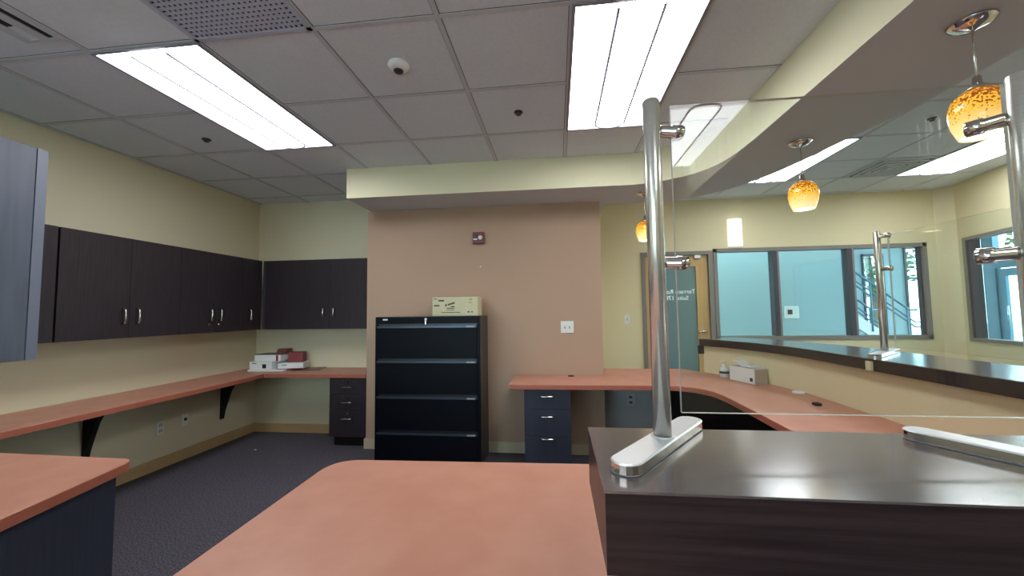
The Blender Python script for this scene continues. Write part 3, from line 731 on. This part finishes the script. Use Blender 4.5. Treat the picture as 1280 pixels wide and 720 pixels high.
tag(MB().box(1.605, 1.645, 2.70, 2.74, .7505, .768).build('eraser', M['kick'], bevel=.004), 'small black block lying on the right worktop', 'block')
tag(MB().lathe([(.042, .7505), (.042, .760), (.036, .764)], (1.735, 3.10, 0), 20).build('jar_lid', M['paper']), 'round white lid lying on the worktop against the curved partition', 'lid')
# carton + foam + bottle
a_ = math.atan2(3.43 - 3.66, 1.60 - 1.53)
cxy = (1.60, 3.565)
tb = thing('tissue_carton', 'long open white carton on the worktop against the curved partition', 'box', (*cxy, .75))
L_, D_ = .28, .12
c, s_ = math.cos(a_), math.sin(a_)
MT = Matrix.Translation((*cxy, .7505)) @ Matrix.Rotation(a_, 4, 'Z')
m = MB(); th_ = .004
m.box(-L_ / 2, L_ / 2, -D_ / 2, D_ / 2, 0, th_, mx=MT); m.box(-L_ / 2, L_ / 2, -D_ / 2, -D_ / 2 + th_, 0, .125, mx=MT); m.box(-L_ / 2, L_ / 2, D_ / 2 - th_, D_ / 2, 0, .125, mx=MT)
m.box(-L_ / 2, -L_ / 2 + th_, -D_ / 2, D_ / 2, 0, .125, mx=MT)
m.box(L_ / 2 - th_, L_ / 2, -D_ / 2, D_ / 2, 0, .125, mx=MT); m.box(L_ / 2 - .13, L_ / 2, -D_ / 2, D_ / 2, .121, .125, mx=MT); m.box(-L_ / 2, -L_ / 2 + .05, -D_ / 2, D_ / 2, .121, .125, mx=MT)
m.build('carton_body', M['paper'], tb)
m = MB(); m.box(L_ / 2 + .0002, L_ / 2 + .0012, -D_ / 2 + .004, D_ / 2 - .004, .004, .120, mx=MT); m.build('end_panel', mat('carton_end', (176, 164, 148), .7), tb)
m = MB(); m.box(L_ / 2 - .05, L_ / 2 - .02, -D_ / 2 - .0012, -D_ / 2 - .0002, .02, .05, mx=MT); m.build('printed_mark', M['kick'], tb)
m = MB(); pth = [(-.10, .165), (-.06, .16), (-.02, .135), (.03, .128), (.10, .132)]
for i in range(len(pth) - 1):
    (u0, h0), (u1, h1) = pth[i], pth[i + 1]
    vs = [MT @ Vector(v) for v in ((u0, -.05, h0), (u1, -.05, h1), (u1, .04, h1), (u0, .04, h0), (u0, -.05, h0 + .014), (u1, -.05, h1 + .014), (u1, .04, h1 + .014), (u0, .04, h0 + .014))]
    m.add(vs, [(3, 2, 1, 0), (4, 5, 6, 7), (0, 1, 5, 4), (1, 2, 6, 5), (2, 3, 7, 6), (3, 0, 4, 7)])
tag(m.build('foam_sheet', M['white']), 'curled white foam sheet sticking out of the long carton', 'foam')
bt = thing('sanitizer_bottle', 'small clear pump bottle beside the long white carton', 'bottle', (1.50, 3.79, .75))
MB().lathe([(.036, .7505), (.040, .756), (.040, .82), (.030, .838), (.014, .846)], (1.50, 3.79, 0), 20).build('bottle_body', mat('clear_gel', (206, 214, 210), .15), bt)
MB().lathe([(.0405, .785), (.0405, .806)], (1.50, 3.79, 0), 20, cap=False).build('bottle_label', M['blue'], bt)
m = MB(); m.lathe([(.015, .8465), (.015, .862), (.006, .864), (.006, .884)], (1.50, 3.79, 0), 14); m.box(1.47, 1.515, 3.782, 3.798, .8842, .893); m.build('pump', M['white'], bt)

# ------------------------------------------------------------------ transaction counters
LZ0, LZ1 = .948, 1.08
far_in = offset(pony, -.055); far_out = offset(pony, .385)
def ledge_top(A, Bp): pass
lc = thing('counter_ledge', 'long curved dark counter ledge on top of the lobby partition', 'counter', (1.95, 2.3, 1.012))
FZ0 = 1.012
mb = MB(); ribbon(mb, far_in, far_out, FZ0, LZ1 - .0045); mb.build('apron', M['darkh'], lc)
MB().prism([(1.405, 4.06), (1.455, 4.085), (1.44, 4.125), (1.385, 4.10)], .93, 1.0115).build('support_block', M['kick'])
tag(bpy.data.objects['support_block'], 'small black block under the left end of the curved counter by the door', 'block')
mb = MB(); ribbon(mb, offset(pony, -.058), offset(pony, .388), LZ1 - .004, LZ1); mb.build('top', M['ledge'], lc)
nl = thing('counter_ledge', 'near dark woodgrain counter ledge with steel posts, lower right', 'counter', (.9, .83, LZ0))
B(.071, 1.739, .662, 1.007, LZ0, LZ1 - .0045).build('apron', M['darkh'], nl)
B(.070, 1.7415, .660, 1.008, LZ1 - .004, LZ1).build('top', M['ledge'], nl)

# posts
def screen_post(px, py, ang, half, clamps, label, zt, cdir):
    t = thing('screen_post', label, 'post', (px, py, LZ1), 'steel glass-screen posts')
    u = Vector((math.cos(ang), math.sin(ang))); v = Vector((-u.y, u.x)); r = .029
    def stad(k, ext=0):
        pts = []
        for e_, s0 in ((half - r, -PI / 2), (-(half - r), PI / 2)):
            for i in range(9):
                a = s0 + PI * i / 8
                q = Vector((px, py)) + u * (e_ + (r + ext) * k * math.cos(a)) + v * ((r + ext) * k * math.sin(a)); pts.append((q.x, q.y))
        return pts
    B_ = MB(); B_.prism(stad(1), LZ1 + .0003, LZ1 + .022, 0, 1); B_.build('base_bar', [M['satin'], M['chrome']], t, bevel=.003)
    p_ = MB(); p_.lathe([(.0185, LZ1 + .0222), (.0185, zt - .004), (.0165, zt - .0005), (.010, zt)], (px, py, 0), 32); p_.build('post_tube', M['steel'], t)
    q_ = MB(); q_.lathe([(.024, LZ1 + .0222), (.024, LZ1 + .0235), (.0188, LZ1 + .024)], (px, py, 0), 28, cap=False); q_.build('foot_ring', M['satin'], t)
    d3 = Vector((math.cos(cdir), math.sin(cdir), 0)); rot = Vector((0, 0, 1)).rotation_difference(d3).to_matrix().to_4x4()
    for z in clamps:
        m = MB(); m.lathe([(.008, 0), (.013, .003), (.013, .030), (.0155, .031), (.0155, .054), (.011, .056)], Vector((px, py, z)) + d3 * .0165, 18, mx=rot)
        m.build('glass_clamp', M['chrome'], t)
GY = .893
screen_post(.218, .879, math.radians(54.5), .198, (1.768, 1.472), 'tall steel screen post standing on the near counter ledge', 1.838, math.radians(14))
screen_post(.866, .808, math.radians(-61), .205, (1.722, 1.466), 'steel screen post cut by the right edge of the photo', 1.80, math.radians(125))
screen_post(1.97, 2.63, math.radians(42), .25, (1.80, 1.60), 'small distant steel post on the curved lobby counter', 1.835, math.radians(-70))
def screen(x0, y0, x1, y1, z0, z1, label):
    a = Vector((x0, y0)); b = Vector((x1, y1)); u = (b - a).normalized(); n = Vector((-u.y, u.x)) * .005
    m = MB(); m.prism([a - n, b - n, b + n, a + n], z0, z1)
    # edges get their own pale material
    o = m.build('glass_screen', [M['glass'], M['glassedge']])
    for p in o.data.polygons:
        if p.area < .012: p.material_index = 1
    return tag(o, label, 'glass screen', 'clear glass screens')
screen(.262, GY, .925, GY, 1.148, 1.828, 'large clear glass screen on the near counter ledge, between its steel posts')
screen(1.99, 2.575, 1.99, 1.2, 1.13, 1.80, 'clear glass screen on the curved lobby counter, beyond the near one')
# cream patch stands in for the bar end reflected in the ledge face
tag(B(1.742 - .012, 1.7415, 2.41, 2.45, 1.015, 1.065).build('bar_end_reflection', M['kraft']), 'small cream patch on the curved counter edge, painted reflection of the distant post base bar', 'reflection')

# ------------------------------------------------------------------ centre desk and left return desk
def rounded(pts, rad):
    out = []; n = len(pts)
    for i, p in enumerate(pts):
        r = rad[i]
        if r == 0: out.append(p); continue
        P = Vector(p); A = (Vector(pts[i - 1]) - P).normalized(); C = (Vector(pts[(i + 1) % n]) - P).normalized()
        a = P + A * r; c = P + C * r
        for k in range(9):
            t_ = k / 8; q = (1 - t_) ** 2 * a + 2 * t_ * (1 - t_) * P + t_ * t_ * c; out.append((q.x, q.y))
    return out
dk = thing('desk', 'large terracotta desk in the middle foreground, running under the near ledge', 'desk', (-.3, .8, 0))
MB().prism(rounded([(-.885, -.4), (.295, -.4), (.295, 1.655), (-.955, 1.615)], [0, 0, 0, .13]), .712, .75, 0, 1).build('desk_top', [M['top'], M['topedge']], dk, bevel=.004)
B(-.80, -.775, -.3, 1.5, 0, .7115).build('side_panel', M['dark'], dk)
B(-.774, .25, 1.30, 1.325, .15, .7115).build('modesty_panel', M['dark'], dk)
B(.251, .276, -.3, 1.5, 0, .7115).build('side_panel', M['dark'], dk)
ld = thing('desk', 'terracotta topped desk with dark side panel at the lower left', 'desk', (-2.6, .8, 0))
MB().prism(rounded([(XL + .002, .1), (-1.50, .1), (-1.845, 1.55), (XL + .002, 1.595)], [0, 0, .06, 0]), .708, .75, 0, 1).build('desk_top', [M['top'], M['topedge']], ld, bevel=.004)
MB().prism([(-1.875, 1.50), (-1.54, .1), (-1.565, .1), (-1.90, 1.50)], 0, .7075).build('side_panel', M['navy'], ld)
B(XL + .03, -1.905, 1.47, 1.495, 0, .7075).build('back_panel', M['dark'], ld)

# ------------------------------------------------------------------ world, camera, colour
wd = bpy.data.worlds.new('sky'); sc.world = wd; wd.use_nodes = True
nt = wd.node_tree; bg = nt.nodes['Background']
bg.inputs[0].default_value = (.86, .94, 1.0, 1); bg.inputs[1].default_value = 5.0

F = 488.02
yaw, pit, rol = -.113874, .0606104, -.0135456
cy, sy, cp, sp, cr, sr = math.cos(yaw), math.sin(yaw), math.cos(pit), math.sin(pit), math.cos(rol), math.sin(rol)
fwd = Vector((sy * cp, cy * cp, sp)); r0 = Vector((cy, -sy, 0)); u0 = r0.cross(fwd)
rr = cr * r0 + sr * u0; uu = -sr * r0 + cr * u0
cam = bpy.data.cameras.new('camera'); co = bpy.data.objects.new('camera', cam); col.objects.link(co)
mw = Matrix((rr, uu, -fwd)).transposed().to_4x4(); mw.translation = (0, 0, 1.37)
co.matrix_world = mw
cam.sensor_width = 36; cam.sensor_fit = 'HORIZONTAL'; cam.lens = F / 1280 * 36; cam.clip_start = .02; cam.clip_end = 200
sc.camera = co
vs = sc.view_settings
sc.display_settings.display_device = 'sRGB'
vs.view_transform = 'Standard'; vs.look = 'None'; vs.exposure = 1.15; vs.gamma = 1; vs.use_curve_mapping = False
sc.cycles.max_bounces = 10; sc.cycles.diffuse_bounces = 6; sc.cycles.transparent_max_bounces = 16
sc.cycles.caustics_reflective = False; sc.cycles.caustics_refractive = False
sc.cycles.use_denoising = True
